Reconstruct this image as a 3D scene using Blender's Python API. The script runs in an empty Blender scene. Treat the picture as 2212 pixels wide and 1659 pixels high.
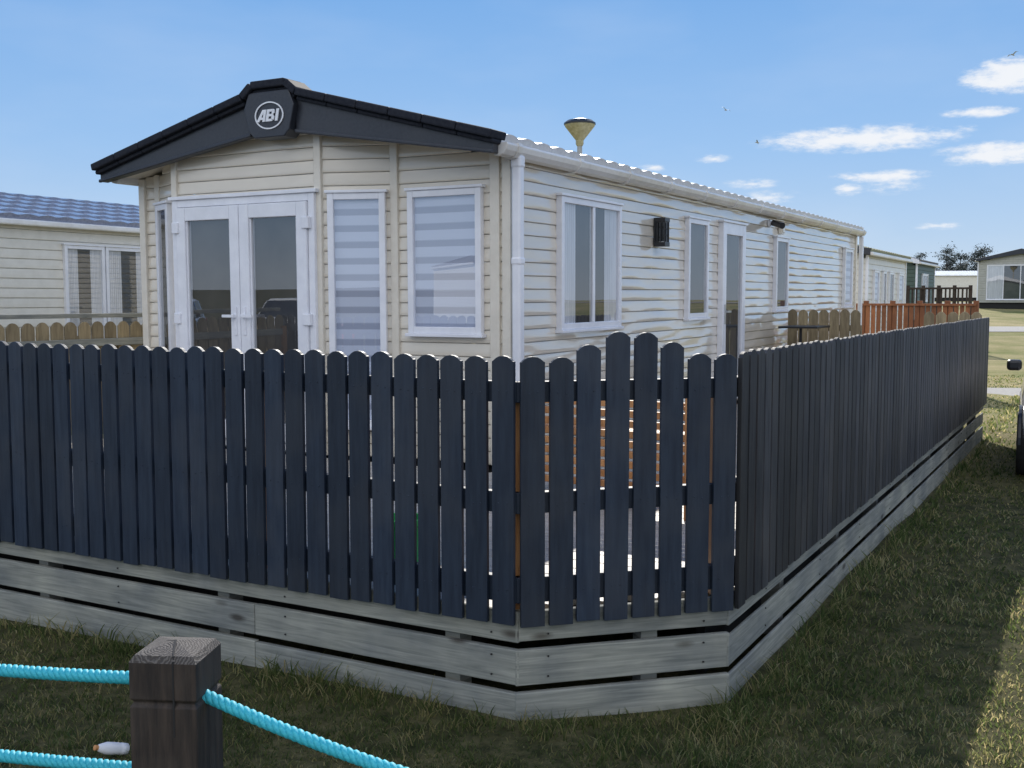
import bpy, bmesh, math, random
import numpy as np
from mathutils import Vector, Matrix, noise as mnoise
random.seed(7); rng=np.random.default_rng(7)
scene=bpy.context.scene
COL=scene.collection
ROT=math.radians(61.1)
U=Vector((math.cos(ROT),math.sin(ROT))); Vv=Vector((-math.sin(ROT),math.cos(ROT)))
D=Vector((-0.02,7.9))
def W2(s,t): 
    p=D+U*s+Vv*t; return (p.x,p.y)
# ------------------------------------------------------------ materials
def nt(m): return m.node_tree.nodes,m.node_tree.links
def mat(name,c1,c2=None,scale=(5,5,5),rough=.6,bump=0.0,bscale=None,metal=0,coat=0,island=0.0,nscale=1.0,detail=4,c3=None,c3scale=1.2,c3amt=.5,spec=.5,ramp=(.35,.65),rvar=0.0,bdist=.01,crough=.08):
    m=bpy.data.materials.new(name); m.use_nodes=True; N,L=nt(m)
    b=N['Principled BSDF']; b.inputs['Roughness'].default_value=rough; b.inputs['Metallic'].default_value=metal
    b.inputs['Coat Weight'].default_value=coat; b.inputs['Specular IOR Level'].default_value=spec
    b.inputs['Coat Roughness'].default_value=crough
    tc=N.new('ShaderNodeTexCoord'); mp=N.new('ShaderNodeMapping'); mp.inputs['Scale'].default_value=scale
    L.new(tc.outputs['Object'],mp.inputs['Vector'])
    geo=N.new('ShaderNodeNewGeometry')
    if island>0:
        va=N.new('ShaderNodeVectorMath'); va.operation='ADD'
        sc=N.new('ShaderNodeMath'); sc.operation='MULTIPLY'; sc.inputs[1].default_value=37.0
        L.new(geo.outputs['Random Per Island'],sc.inputs[0]); L.new(mp.outputs[0],va.inputs[0]); L.new(sc.outputs[0],va.inputs[1]); vec=va.outputs[0]
    else: vec=mp.outputs[0]
    n=N.new('ShaderNodeTexNoise'); n.inputs['Scale'].default_value=nscale; n.inputs['Detail'].default_value=detail; n.inputs['Roughness'].default_value=.6
    L.new(vec,n.inputs['Vector'])
    r=N.new('ShaderNodeValToRGB'); r.color_ramp.elements[0].position=ramp[0]; r.color_ramp.elements[1].position=ramp[1]
    r.color_ramp.elements[0].color=(*c1,1); r.color_ramp.elements[1].color=(*(c2 or c1),1)
    L.new(n.outputs[0],r.inputs[0]); col=r.outputs[0]
    if c3:
        n2=N.new('ShaderNodeTexNoise'); n2.inputs['Scale'].default_value=c3scale; n2.inputs['Detail'].default_value=4
        L.new(tc.outputs['Object'],n2.inputs['Vector'])
        r2=N.new('ShaderNodeValToRGB'); r2.color_ramp.elements[0].position=.45; r2.color_ramp.elements[1].position=.62
        r2.color_ramp.elements[0].color=(0,0,0,1); r2.color_ramp.elements[1].color=(c3amt,)*3+(1,)
        L.new(n2.outputs[0],r2.inputs[0])
        mx=N.new('ShaderNodeMix'); mx.data_type='RGBA'; L.new(r2.outputs[0],mx.inputs[0]); L.new(col,mx.inputs[6]); mx.inputs[7].default_value=(*c3,1); col=mx.outputs[2]
    if island>0:
        hs=N.new('ShaderNodeHueSaturation'); mr=N.new('ShaderNodeMapRange'); mr.inputs[3].default_value=1-island; mr.inputs[4].default_value=1+island
        L.new(geo.outputs['Random Per Island'],mr.inputs[0]); L.new(mr.outputs[0],hs.inputs['Value']); L.new(col,hs.inputs['Color']); col=hs.outputs[0]
    L.new(col,b.inputs['Base Color'])
    if rvar>0:
        mr=N.new('ShaderNodeMapRange'); mr.inputs[3].default_value=max(0,rough-rvar); mr.inputs[4].default_value=rough+rvar
        L.new(n.outputs[0],mr.inputs[0]); L.new(mr.outputs[0],b.inputs['Roughness'])
    if bump>0:
        bp=N.new('ShaderNodeBump'); bp.inputs['Strength'].default_value=bump; bp.inputs['Distance'].default_value=bdist
        if bscale:
            n3=N.new('ShaderNodeTexNoise'); n3.inputs['Scale'].default_value=bscale; n3.inputs['Detail'].default_value=3; L.new(vec,n3.inputs['Vector']); L.new(n3.outputs[0],bp.inputs['Height'])
        else: L.new(n.outputs[0],bp.inputs['Height'])
        L.new(bp.outputs[0],b.inputs['Normal'])
    return m
M={}
M['paint']=mat('slate_paint',(.012,.020,.037),(.022,.034,.056),scale=(14,14,1.3),rough=.52,bump=.5,nscale=3,island=.25,bdist=.004,c3=(.042,.048,.060),c3scale=3.5,c3amt=.4,spec=.4)
M['paintside']=mat('weathered_slate_paint',(.022,.024,.030),(.050,.051,.057),scale=(14,14,1.3),rough=.6,bump=.6,nscale=3,island=.4,bdist=.004,c3=(.075,.07,.062),c3scale=3,c3amt=.3,spec=.35)
M['natural']=mat('natural_pickets',(.18,.14,.08),(.30,.24,.14),scale=(10,10,1.5),rough=.7,bump=.3,nscale=3,island=.3)
M['deck']=mat('decking',(.34,.30,.25),(.5,.46,.40),scale=(14,1.2,10),rough=.55,bump=.3,nscale=3,island=.2)
M['orange']=mat('orange_stain',(.42,.18,.06),(.60,.30,.12),scale=(8,8,2),rough=.5,bump=.2,nscale=3,island=.2)
M['redwood']=mat('red_cedar_stain',(.20,.07,.028),(.30,.115,.045),scale=(8,8,2),rough=.6,bump=.2,nscale=3,island=.25)
M['siding']=mat('cream_cladding',(.69,.63,.525),(.755,.695,.59),scale=(1,1,3),rough=.24,coat=.6,bump=.15,bscale=2.2,nscale=1.2,bdist=.012,c3=(.64,.585,.49),c3scale=.9,c3amt=.3,rvar=.05)
M['sidingwavy']=mat('glossy_cream_cladding',(.68,.62,.525),(.73,.67,.575),scale=(1,1,3),rough=.16,coat=1.0,bump=.22,bscale=2.6,nscale=1.2,bdist=.014,crough=.04,spec=.6)
M['siding2']=mat('pale_cladding',(.70,.67,.59),(.77,.74,.66),rough=.4,coat=.2,nscale=1.2,bump=.1,bdist=.01)
M['green']=mat('green_cladding',(.05,.085,.065),(.07,.11,.085),rough=.5)
M['grey']=mat('sage_cladding',(.36,.36,.32),(.42,.42,.38),rough=.5)
M['trim']=mat('cream_trim',(.69,.64,.545),(.75,.70,.605),rough=.3,coat=.3,nscale=2)
M['upvc']=mat('white_upvc',(.78,.79,.84),(.84,.85,.89),rough=.25,coat=.3,nscale=2,c3=(.68,.69,.72),c3scale=4,c3amt=.3)
M['gutter']=mat('gutter_white',(.76,.75,.73),(.82,.81,.79),rough=.28,coat=.3,nscale=3,c3=(.55,.52,.46),c3scale=3,c3amt=.4)
M['fascia']=mat('anthracite_fascia',(.018,.022,.033),(.028,.033,.045),rough=.36,nscale=8,bump=.1,c3=(.042,.044,.052),c3scale=2,c3amt=.4)
M['coping']=mat('anthracite_coping',(.018,.021,.030),(.030,.033,.042),rough=.75,nscale=8,bump=.1,spec=.12)
M['tile']=mat('tile_roof',(.55,.56,.60),(.66,.67,.70),rough=.3,nscale=6,coat=.3,c3=(.40,.40,.40),c3scale=1.5,c3amt=.4)
M['tiledark']=mat('charcoal_tile_roof',(.05,.05,.055),(.08,.08,.085),rough=.5,nscale=6)
M['tileblue']=mat('blue_tile_roof',(.17,.19,.26),(.26,.29,.37),rough=.26,nscale=6,coat=.6)
M['tilegreen']=mat('mossy_tile_roof',(.20,.21,.12),(.30,.29,.17),rough=.6,nscale=6)
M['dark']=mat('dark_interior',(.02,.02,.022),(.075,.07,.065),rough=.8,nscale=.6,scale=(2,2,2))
M['black']=mat('black_plastic',(.012,.012,.014),(.02,.02,.022),rough=.35)
M['rubber']=mat('tyre_rubber',(.015,.015,.015),(.03,.03,.03),rough=.8)
M['metal']=mat('brushed_metal',(.5,.5,.5),(.6,.6,.6),rough=.3,metal=1)
M['white']=mat('white_letter',(.80,.82,.86),(.86,.87,.9),rough=.4)
M['curtain']=mat('pale_curtain',(.62,.62,.64),(.78,.78,.80),scale=(6,6,.5),rough=.9,nscale=3)
M['carwhite']=mat('white_car_paint',(.76,.77,.78),(.8,.8,.81),rough=.2,coat=.8)
M['carblue']=mat('blue_car_paint',(.04,.20,.55),(.05,.23,.6),rough=.2,coat=.8)
M['carred']=mat('red_car_paint',(.45,.02,.02),(.5,.03,.02),rough=.2,coat=.8)
M['carglass']=mat('car_glass',(.012,.014,.016),(.02,.022,.024),rough=.04,spec=.8)
M['lampred']=mat('red_lens',(.4,.01,.01),rough=.15)
M['bulb']=mat('olive_lamp_bowl',(.30,.26,.12),(.45,.40,.22),rough=.4,nscale=4)
M['oldpost']=mat('creosoted_timber',(.016,.012,.010),(.050,.036,.027),scale=(22,22,2.0),rough=.75,bump=.9,nscale=3,bdist=.006,c3=(.075,.062,.05),c3scale=9,c3amt=.4)
M['rope']=mat('cyan_rope',(.02,.38,.50),(.06,.54,.62),scale=(60,60,60),rough=.6,nscale=4,bump=.5,bdist=.001)
M['asphalt']=mat('pale_road',(.30,.28,.25),(.40,.38,.34),rough=.9,nscale=3)
M['plgreen']=mat('green_plastic',(.03,.45,.10),(.05,.55,.14),rough=.35)
M['skirtc']=mat('underframe_dark',(.02,.02,.02),rough=.9)
M['balu']=mat('dark_brown_stain',(.03,.02,.015),(.05,.035,.025),rough=.8)
def boardmat():
    m=bpy.data.materials.new('treated_pine'); m.use_nodes=True; N,L=nt(m); b=N['Principled BSDF']; b.inputs['Roughness'].default_value=.8; b.inputs['Specular IOR Level'].default_value=.25
    tc=N.new('ShaderNodeTexCoord'); ge=N.new('ShaderNodeNewGeometry')
    sc=N.new('ShaderNodeMath'); sc.operation='MULTIPLY'; sc.inputs[1].default_value=23.0; L.new(ge.outputs['Random Per Island'],sc.inputs[0])
    va=N.new('ShaderNodeVectorMath'); va.operation='ADD'; L.new(tc.outputs['Object'],va.inputs[0]); L.new(sc.outputs[0],va.inputs[1])
    mp=N.new('ShaderNodeMapping'); mp.inputs['Scale'].default_value=(1.3,1.3,26); L.new(va.outputs[0],mp.inputs[0])
    n=N.new('ShaderNodeTexNoise'); n.inputs['Scale'].default_value=2.2; n.inputs['Detail'].default_value=5; n.inputs['Distortion'].default_value=1.2; L.new(mp.outputs[0],n.inputs[0])
    r=N.new('ShaderNodeValToRGB'); e=r.color_ramp.elements; e[0].position=.3; e[1].position=.72; e[0].color=(.21,.22,.205,1); e[1].color=(.37,.375,.345,1); L.new(n.outputs[0],r.inputs[0])
    mk=N.new('ShaderNodeMapping'); mk.inputs['Scale'].default_value=(2.6,2.6,7); L.new(va.outputs[0],mk.inputs[0])
    v=N.new('ShaderNodeTexVoronoi'); v.inputs['Scale'].default_value=1.0; L.new(mk.outputs[0],v.inputs[0])
    rk=N.new('ShaderNodeValToRGB'); rk.color_ramp.elements[0].position=.06; rk.color_ramp.elements[1].position=.16; rk.color_ramp.elements[0].color=(.85,.85,.85,1); rk.color_ramp.elements[1].color=(0,0,0,1); L.new(v.outputs['Distance'],rk.inputs[0])
    mx=N.new('ShaderNodeMix'); mx.data_type='RGBA'; L.new(rk.outputs[0],mx.inputs[0]); L.new(r.outputs[0],mx.inputs[6]); mx.inputs[7].default_value=(.07,.06,.05,1)
    n2=N.new('ShaderNodeTexNoise'); n2.inputs['Scale'].default_value=3; n2.inputs['Detail'].default_value=5; L.new(va.outputs[0],n2.inputs[0])
    r2=N.new('ShaderNodeValToRGB'); r2.color_ramp.elements[0].position=.35; r2.color_ramp.elements[1].position=.7; r2.color_ramp.elements[0].color=(.66,.68,.70,1); r2.color_ramp.elements[1].color=(1.1,1.08,1.0,1); L.new(n2.outputs[0],r2.inputs[0])
    m2=N.new('ShaderNodeMix'); m2.data_type='RGBA'; m2.blend_type='MULTIPLY'; m2.inputs[0].default_value=1; L.new(mx.outputs[2],m2.inputs[6]); L.new(r2.outputs[0],m2.inputs[7])
    L.new(m2.outputs[2],b.inputs['Base Color'])
    bp=N.new('ShaderNodeBump'); bp.inputs['Strength'].default_value=.4; bp.inputs['Distance'].default_value=.003; L.new(n.outputs[0],bp.inputs['Height']); L.new(bp.outputs[0],b.inputs['Normal'])
    return m
M['rawwood']=boardmat()
def endgrain():
    m=bpy.data.materials.new('end_grain'); m.use_nodes=True; N,L=nt(m); b=N['Principled BSDF']; b.inputs['Roughness'].default_value=.85
    tc=N.new('ShaderNodeTexCoord'); mp=N.new('ShaderNodeMapping'); mp.inputs['Location'].default_value=(.018,.03,0); L.new(tc.outputs['Object'],mp.inputs[0])
    w=N.new('ShaderNodeTexWave'); w.wave_type='RINGS'; w.rings_direction='Z'; w.inputs['Scale'].default_value=55; w.inputs['Distortion'].default_value=7; w.inputs['Detail'].default_value=5; w.inputs['Detail Scale'].default_value=2
    L.new(mp.outputs[0],w.inputs['Vector'])
    r=N.new('ShaderNodeValToRGB'); r.color_ramp.elements[0].color=(.05,.042,.036,1); r.color_ramp.elements[1].color=(.135,.12,.105,1)
    L.new(w.outputs[1],r.inputs[0]); L.new(r.outputs[0],b.inputs['Base Color'])
    bp=N.new('ShaderNodeBump'); bp.inputs['Strength'].default_value=.5; bp.inputs['Distance'].default_value=.003; L.new(w.outputs[1],bp.inputs['Height']); L.new(bp.outputs[0],b.inputs['Normal'])
    return m
M['endgrain']=endgrain()
def glassmat(name,tint=(.93,.95,.97),ior=2.3):
    m=bpy.data.materials.new(name); m.use_nodes=True; N,L=nt(m); N.remove(N['Principled BSDF']); out=N['Material Output']
    t=N.new('ShaderNodeBsdfTransparent'); t.inputs[0].default_value=(*tint,1)
    g=N.new('ShaderNodeBsdfGlossy'); g.inputs['Roughness'].default_value=.008
    f=N.new('ShaderNodeFresnel'); ge=N.new('ShaderNodeNewGeometry')
    a=N.new('ShaderNodeMath'); a.operation='MULTIPLY_ADD'; a.inputs[1].default_value=-2; a.inputs[2].default_value=1; L.new(ge.outputs['Backfacing'],a.inputs[0])
    p=N.new('ShaderNodeMath'); p.operation='POWER'; p.inputs[0].default_value=ior; L.new(a.outputs[0],p.inputs[1]); L.new(p.outputs[0],f.inputs['IOR'])
    tc=N.new('ShaderNodeTexCoord'); n=N.new('ShaderNodeTexNoise'); n.inputs['Scale'].default_value=1.6; n.inputs['Detail'].default_value=0; L.new(tc.outputs['Object'],n.inputs['Vector'])
    bp=N.new('ShaderNodeBump'); bp.inputs['Strength'].default_value=.03; bp.inputs['Distance'].default_value=.02; L.new(n.outputs[0],bp.inputs['Height']); L.new(bp.outputs[0],g.inputs['Normal'])
    mx=N.new('ShaderNodeMixShader'); L.new(f.outputs[0],mx.inputs[0]); L.new(t.outputs[0],mx.inputs[1]); L.new(g.outputs[0],mx.inputs[2]); L.new(mx.outputs[0],out.inputs[0])
    return m
M['glass']=glassmat('window_glass',ior=2.6); 
def blindmat():
    m=bpy.data.materials.new('striped_blind'); m.use_nodes=True; N,L=nt(m); b=N['Principled BSDF']; b.inputs['Roughness'].default_value=.8
    tc=N.new('ShaderNodeTexCoord'); sx=N.new('ShaderNodeSeparateXYZ'); L.new(tc.outputs['Object'],sx.inputs[0])
    a=N.new('ShaderNodeMath'); a.operation='MULTIPLY'; a.inputs[1].default_value=1/.125; L.new(sx.outputs[2],a.inputs[0])
    f=N.new('ShaderNodeMath'); f.operation='FRACT'; L.new(a.outputs[0],f.inputs[0])
    r=N.new('ShaderNodeValToRGB'); r.color_ramp.elements[0].color=(.46,.49,.60,1); r.color_ramp.elements[1].color=(.74,.78,.90,1)
    r.color_ramp.elements[0].position=.36; r.color_ramp.elements[1].position=.44
    L.new(f.outputs[0],r.inputs[0]); L.new(r.outputs[0],b.inputs['Base Color']); return m
M['blind']=blindmat()
# ------------------------------------------------------------ mesh builder
class MB:
    def __init__(s): s.V=[];s.F=[];s.C=[]
    def add(s,vs,fs):
        o=len(s.V); s.C.append((list(vs),list(fs))); s.V+= [tuple(v) for v in vs]; s.F+=[tuple(i+o for i in f) for f in fs]
    def box8(s,c):
        s.add(c,[(0,3,2,1),(4,5,6,7),(0,1,5,4),(1,2,6,5),(2,3,7,6),(3,0,4,7)])
    def box(s,x0,x1,y0,y1,z0,z1):
        s.box8([(x0,y0,z0),(x1,y0,z0),(x1,y1,z0),(x0,y1,z0),(x0,y0,z1),(x1,y0,z1),(x1,y1,z1),(x0,y1,z1)])
    def fbox(s,F,a0,a1,z0,z1,o0,o1,tilt=0):
        P=lambda a,z,o:T(F,a,z,o)
        s.box8([P(a0,z0,o0),P(a1,z0,o0),P(a1,z0,o1),P(a0,z0,o1),P(a0+tilt,z1,o0),P(a1+tilt,z1,o0),P(a1+tilt,z1,o1),P(a0+tilt,z1,o1)])
    def prism(s,F,pts,o0,o1):
        n=len(pts); s.add([T(F,a,z,o0) for a,z in pts]+[T(F,a,z,o1) for a,z in pts],
          [tuple(range(n))[::-1],tuple(range(n,2*n))]+[(i,(i+1)%n,(i+1)%n+n,i+n) for i in range(n)])
    def tube(s,path,r,n=10,cap=True):
        rings=[]
        path=[Vector(p) for p in path]
        for i,p in enumerate(path):
            d=(path[min(i+1,len(path)-1)]-path[max(i-1,0)]).normalized()
            a=Vector((0,0,1)) if abs(d.z)<.9 else Vector((1,0,0)); x=d.cross(a).normalized(); y=d.cross(x)
            rr=r[i] if isinstance(r,(list,tuple)) else r
            rings.append([p+x*rr*math.cos(2*math.pi*k/n)+y*rr*math.sin(2*math.pi*k/n) for k in range(n)])
        fs=[]
        for i in range(len(path)-1):
            for k in range(n): fs.append((i*n+k,i*n+(k+1)%n,(i+1)*n+(k+1)%n,(i+1)*n+k))
        if cap: fs+= [tuple(range(n)),tuple(range((len(path)-1)*n,len(path)*n))]
        s.add([v for R in rings for v in R],fs)
    def rev(s,prof,c=(0,0,0),n=24,axis='z'):
        vs=[]
        for r,z in prof:
            for k in range(n):
                a=2*math.pi*k/n; x,y=r*math.cos(a),r*math.sin(a)
                vs.append((c[0]+x,c[1]+y,c[2]+z) if axis=='z' else (c[0]+x,c[1]+z,c[2]+y))
        fs=[]
        for i in range(len(prof)-1):
            for k in range(n): fs.append((i*n+k,i*n+(k+1)%n,(i+1)*n+(k+1)%n,(i+1)*n+k))
        fs+=[tuple(range(n)),tuple(range((len(prof)-1)*n,len(prof)*n))]
        s.add(vs,fs)
    def obj(s,name,m,parent=None,smooth=False,bevel=0,label=None,recalc=True):
        me=bpy.data.meshes.new(name); me.from_pydata(s.V,[],s.F); 
        if recalc:
            bm=bmesh.new(); bm.from_mesh(me); bmesh.ops.recalc_face_normals(bm,faces=bm.faces); bm.to_mesh(me); bm.free()
        me.materials.append(m if not isinstance(m,str) else M[m])
        if smooth: me.polygons.foreach_set('use_smooth',[True]*len(me.polygons))
        o=bpy.data.objects.new(name,me); COL.objects.link(o)
        if parent: o.parent=parent
        if bevel>0:
            b=o.modifiers.new('Bevel','BEVEL'); b.width=bevel; b.segments=2; b.limit_method='ANGLE'; b.angle_limit=math.radians(40)
        if label: o['label']=label
        return o
    def each(s,name,m,parent,bevel=0):
        for vs,fs in s.C:
            q=MB(); q.add(vs,fs); q.obj(name,m,parent,bevel=bevel)
def T(F,a,z,o):
    p,d,n=F; return (p[0]+d[0]*a+n[0]*o,p[1]+d[1]*a+n[1]*o,z)
def frame(p0,p1,outsign=1):
    d=Vector((p1[0]-p0[0],p1[1]-p0[1])); L=d.length; d.normalize(); n=Vector((-d.y,d.x))*outsign
    return ((p0[0],p0[1]),(d.x,d.y),(n.x,n.y)),L
def empty(name,loc,rot=0,label=None,cat=None,group=None,parent=None):
    e=bpy.data.objects.new(name,None); COL.objects.link(e); e.location=loc; e.rotation_euler=(0,0,rot); e.empty_display_size=.2
    if parent: e.parent=parent
    if label: e['label']=label
    if cat: e['category']=cat
    if group: e['group']=group
    return e
def tag(o,label,cat,group=None):
    o['label']=label;o['category']=cat
    if group:o['group']=group
    return o
# ------------------------------------------------------------ terrain
def sm(a,b,x):
    x=np.clip((x-a)/(b-a),0,1); return x*x*(3-2*x)
def g(x,y):
    near=1-sm(25,45,np.hypot(x,y))
    return -.04+1.55*sm(24,75,y)+near*(.015*np.sin(x*1.3+.4)*np.sin(y*.9)+.008*np.sin(x*3.7+y*2.1))-.05*sm(0,-3,x)*(1-sm(8,12,y))-.04*sm(5,9,y)*sm(2,4,x)
def axis_(lo,hi):
    near=np.arange(-14,26,.2)
    far=[26*1.13**i for i in range(1,60)]; far=[f for f in far if f<hi]+[hi]
    neg=[-14*1.15**i for i in range(1,60)]; neg=[f for f in neg if f>lo]+[lo]
    return np.concatenate([np.array(neg[::-1]),near,np.array(far)])
def sheet(name,xs,ys,m,dz=0,structure=True):
    X,Y=np.meshgrid(xs,ys); Z=g(X,Y)+dz
    nx,ny=len(xs),len(ys); V=np.stack([X.ravel(),Y.ravel(),Z.ravel()],1)
    F=[(j*nx+i,j*nx+i+1,(j+1)*nx+i+1,(j+1)*nx+i) for j in range(ny-1) for i in range(nx-1)]
    me=bpy.data.meshes.new(name); me.from_pydata(V.tolist(),[],F); me.materials.append(m); me.polygons.foreach_set('use_smooth',[True]*len(F))
    o=bpy.data.objects.new(name,me); COL.objects.link(o); o['kind']='structure'; return o
def groundmat():
    m=bpy.data.materials.new('lawn'); m.use_nodes=True; N,L=nt(m); b=N['Principled BSDF']; b.inputs['Roughness'].default_value=.95; b.inputs['Specular IOR Level'].default_value=.1
    tc=N.new('ShaderNodeTexCoord')
    def nz(sc,d=4):
        n=N.new('ShaderNodeTexNoise'); n.inputs['Scale'].default_value=sc; n.inputs['Detail'].default_value=d; n.inputs['Roughness'].default_value=.65; L.new(tc.outputs['Object'],n.inputs['Vector']); return n
    def ramp(n,a,b_,c1,c2):
        r=N.new('ShaderNodeValToRGB'); r.color_ramp.elements[0].position=a; r.color_ramp.elements[1].position=b_; r.color_ramp.elements[0].color=(*c1,1); r.color_ramp.elements[1].color=(*c2,1); L.new(n.outputs[0],r.inputs[0]); return r
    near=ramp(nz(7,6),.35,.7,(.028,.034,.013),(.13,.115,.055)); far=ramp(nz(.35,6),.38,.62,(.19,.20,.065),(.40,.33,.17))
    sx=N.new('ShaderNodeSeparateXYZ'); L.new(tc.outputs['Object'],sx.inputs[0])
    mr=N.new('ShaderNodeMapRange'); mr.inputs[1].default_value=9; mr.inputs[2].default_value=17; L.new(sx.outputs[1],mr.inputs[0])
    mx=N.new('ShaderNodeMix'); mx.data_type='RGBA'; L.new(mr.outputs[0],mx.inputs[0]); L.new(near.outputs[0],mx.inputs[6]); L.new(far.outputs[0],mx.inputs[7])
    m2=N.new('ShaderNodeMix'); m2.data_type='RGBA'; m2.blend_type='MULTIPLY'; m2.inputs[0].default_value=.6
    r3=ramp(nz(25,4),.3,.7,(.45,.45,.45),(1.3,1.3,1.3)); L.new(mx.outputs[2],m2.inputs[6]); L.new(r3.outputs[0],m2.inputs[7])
    L.new(m2.outputs[2],b.inputs['Base Color'])
    bp=N.new('ShaderNodeBump'); bp.inputs['Strength'].default_value=.5; bp.inputs['Distance'].default_value=.03; L.new(nz(30,4).outputs[0],bp.inputs['Height']); L.new(bp.outputs[0],b.inputs['Normal'])
    return m
gx=axis_(-2500,2500)
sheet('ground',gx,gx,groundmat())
sheet('road',np.arange(7.6,60,1.5),np.array([18.9,19.4,20,20.5]),M['asphalt'],.012)
sheet('road',np.arange(12,120,3),np.array([42,43.5,45]),M['asphalt'],.02)
sheet('road',np.arange(20,200,4),np.array([66,69]),M['asphalt'],.03)
# grass blades
def grass():
    n=270000
    Y=np.exp(rng.uniform(np.log(2.2),np.log(24),n)); R=rng.uniform(-.64,.66,n); X=R*Y
    dx=X-D.x; dy=Y-D.y; s=dx*U.x+dy*U.y; t=dx*Vv.x+dy*Vv.y
    inside=(s>-3.32)&(t>-2.56)&(s<7.5)&(((s+3.31)*(.66)+(t+1.87)*.63)>-.01)
    cav=(t>-.1)&(t<3.8)&(s>-1)&(s<12.5)
    road=(Y>18.8)&(Y<20.6)&(X>7.5)
    cl=.5+.5*np.sin(X*2.3+1.7*np.sin(Y*1.9))*np.sin(Y*2.7+1.3*np.sin(X*3.1))
    cl2=.5+.5*np.sin(X*9+2*np.sin(Y*7))*np.sin(Y*11+2*np.sin(X*8))
    thin=rng.uniform(0,1,n)>(.25+.7*(cl<.38)*(cl2<.6))*.65
    k=~(inside|cav|road)&thin; X=X[k];Y=Y[k];s=s[k];t=t[k];cl=cl[k];cl2=cl2[k]; n=len(X)
    df=np.minimum(np.abs(s+3.34),np.abs(t+2.58)); edge=np.exp(-(df/.13)**2)*((s<-2.5)|(t<-2.4))
    h=rng.uniform(.012,.038,n)*(.4+.6*cl+.6*cl2)*(1+2.4*edge*rng.uniform(.2,1,n)); w=rng.uniform(.0015,.0030,n)*np.maximum(1,Y/3.4)
    a=rng.uniform(0,2*np.pi,n); lean=rng.uniform(.3,1.4,n)*h; la=rng.uniform(0,2*np.pi,n)
    Z=g(X,Y)-.004
    ux,uy=np.cos(a)*w,np.sin(a)*w; lx,ly=np.cos(la)*lean,np.sin(la)*lean
    P=np.zeros((n,5,3))
    P[:,0]=np.stack([X-ux,Y-uy,Z],1);P[:,1]=np.stack([X+ux,Y+uy,Z],1)
    P[:,2]=np.stack([X+ux*.7+lx*.35,Y+uy*.7+ly*.35,Z+h*.6],1);P[:,3]=np.stack([X-ux*.7+lx*.35,Y-uy*.7+ly*.35,Z+h*.6],1)
    P[:,4]=np.stack([X+lx,Y+ly,Z+h],1)
    me=bpy.data.meshes.new('grass'); me.vertices.add(5*n); me.vertices.foreach_set('co',P.ravel())
    b=np.arange(n)*5; li=np.stack([b,b+1,b+2,b+3,b+3,b+2,b+4],1).ravel()
    me.loops.add(7*n); me.loops.foreach_set('vertex_index',li.astype(np.int32))
    me.polygons.add(2*n); st=np.stack([np.arange(n)*7,np.arange(n)*7+4],1).ravel(); me.polygons.foreach_set('loop_start',st.astype(np.int32))
    me.update(calc_edges=True); me.validate()
    m=bpy.data.materials.new('grass_blade'); m.use_nodes=True; N,L=nt(m); bs=N['Principled BSDF']; bs.inputs['Roughness'].default_value=.7; bs.inputs['Specular IOR Level'].default_value=.15
    ge=N.new('ShaderNodeNewGeometry'); r=N.new('ShaderNodeValToRGB'); e=r.color_ramp.elements
    e[0].color=(.028,.044,.012,1); e[1].color=(.23,.19,.095,1); x=e.new(.5); x.color=(.062,.078,.024,1); x=e.new(.8); x.color=(.13,.122,.05,1)
    tc=N.new('ShaderNodeTexCoord'); nn=N.new('ShaderNodeTexNoise'); nn.inputs['Scale'].default_value=1.1; nn.inputs['Detail'].default_value=3; L.new(tc.outputs['Object'],nn.inputs[0])
    a1=N.new('ShaderNodeMath'); a1.operation='MULTIPLY_ADD'; a1.inputs[1].default_value=1.5; a1.inputs[2].default_value=-.72; L.new(nn.outputs[0],a1.inputs[0])
    a2=N.new('ShaderNodeMath'); a2.operation='ADD'; L.new(a1.outputs[0],a2.inputs[0]); L.new(ge.outputs['Random Per Island'],a2.inputs[1]); L.new(a2.outputs[0],r.inputs[0]); L.new(r.outputs[0],bs.inputs['Base Color'])
    vs=N.new('ShaderNodeVectorMath'); vs.operation='SCALE'; vs.inputs['Scale'].default_value=4.0; L.new(r.outputs[0],vs.inputs[0])
    tr=N.new('ShaderNodeBsdfTranslucent'); L.new(vs.outputs[0],tr.inputs[0]); mx=N.new('ShaderNodeMixShader'); mx.inputs[0].default_value=.52
    L.new(bs.outputs[0],mx.inputs[1]); L.new(tr.outputs[0],mx.inputs[2]); L.new(mx.outputs[0],N['Material Output'].inputs[0])
    me.materials.append(m); o=bpy.data.objects.new('grass',me); COL.objects.link(o); o['kind']='stuff'; o['label']='short tufted green and straw coloured lawn grass'; o['category']='grass'
grass()
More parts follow.
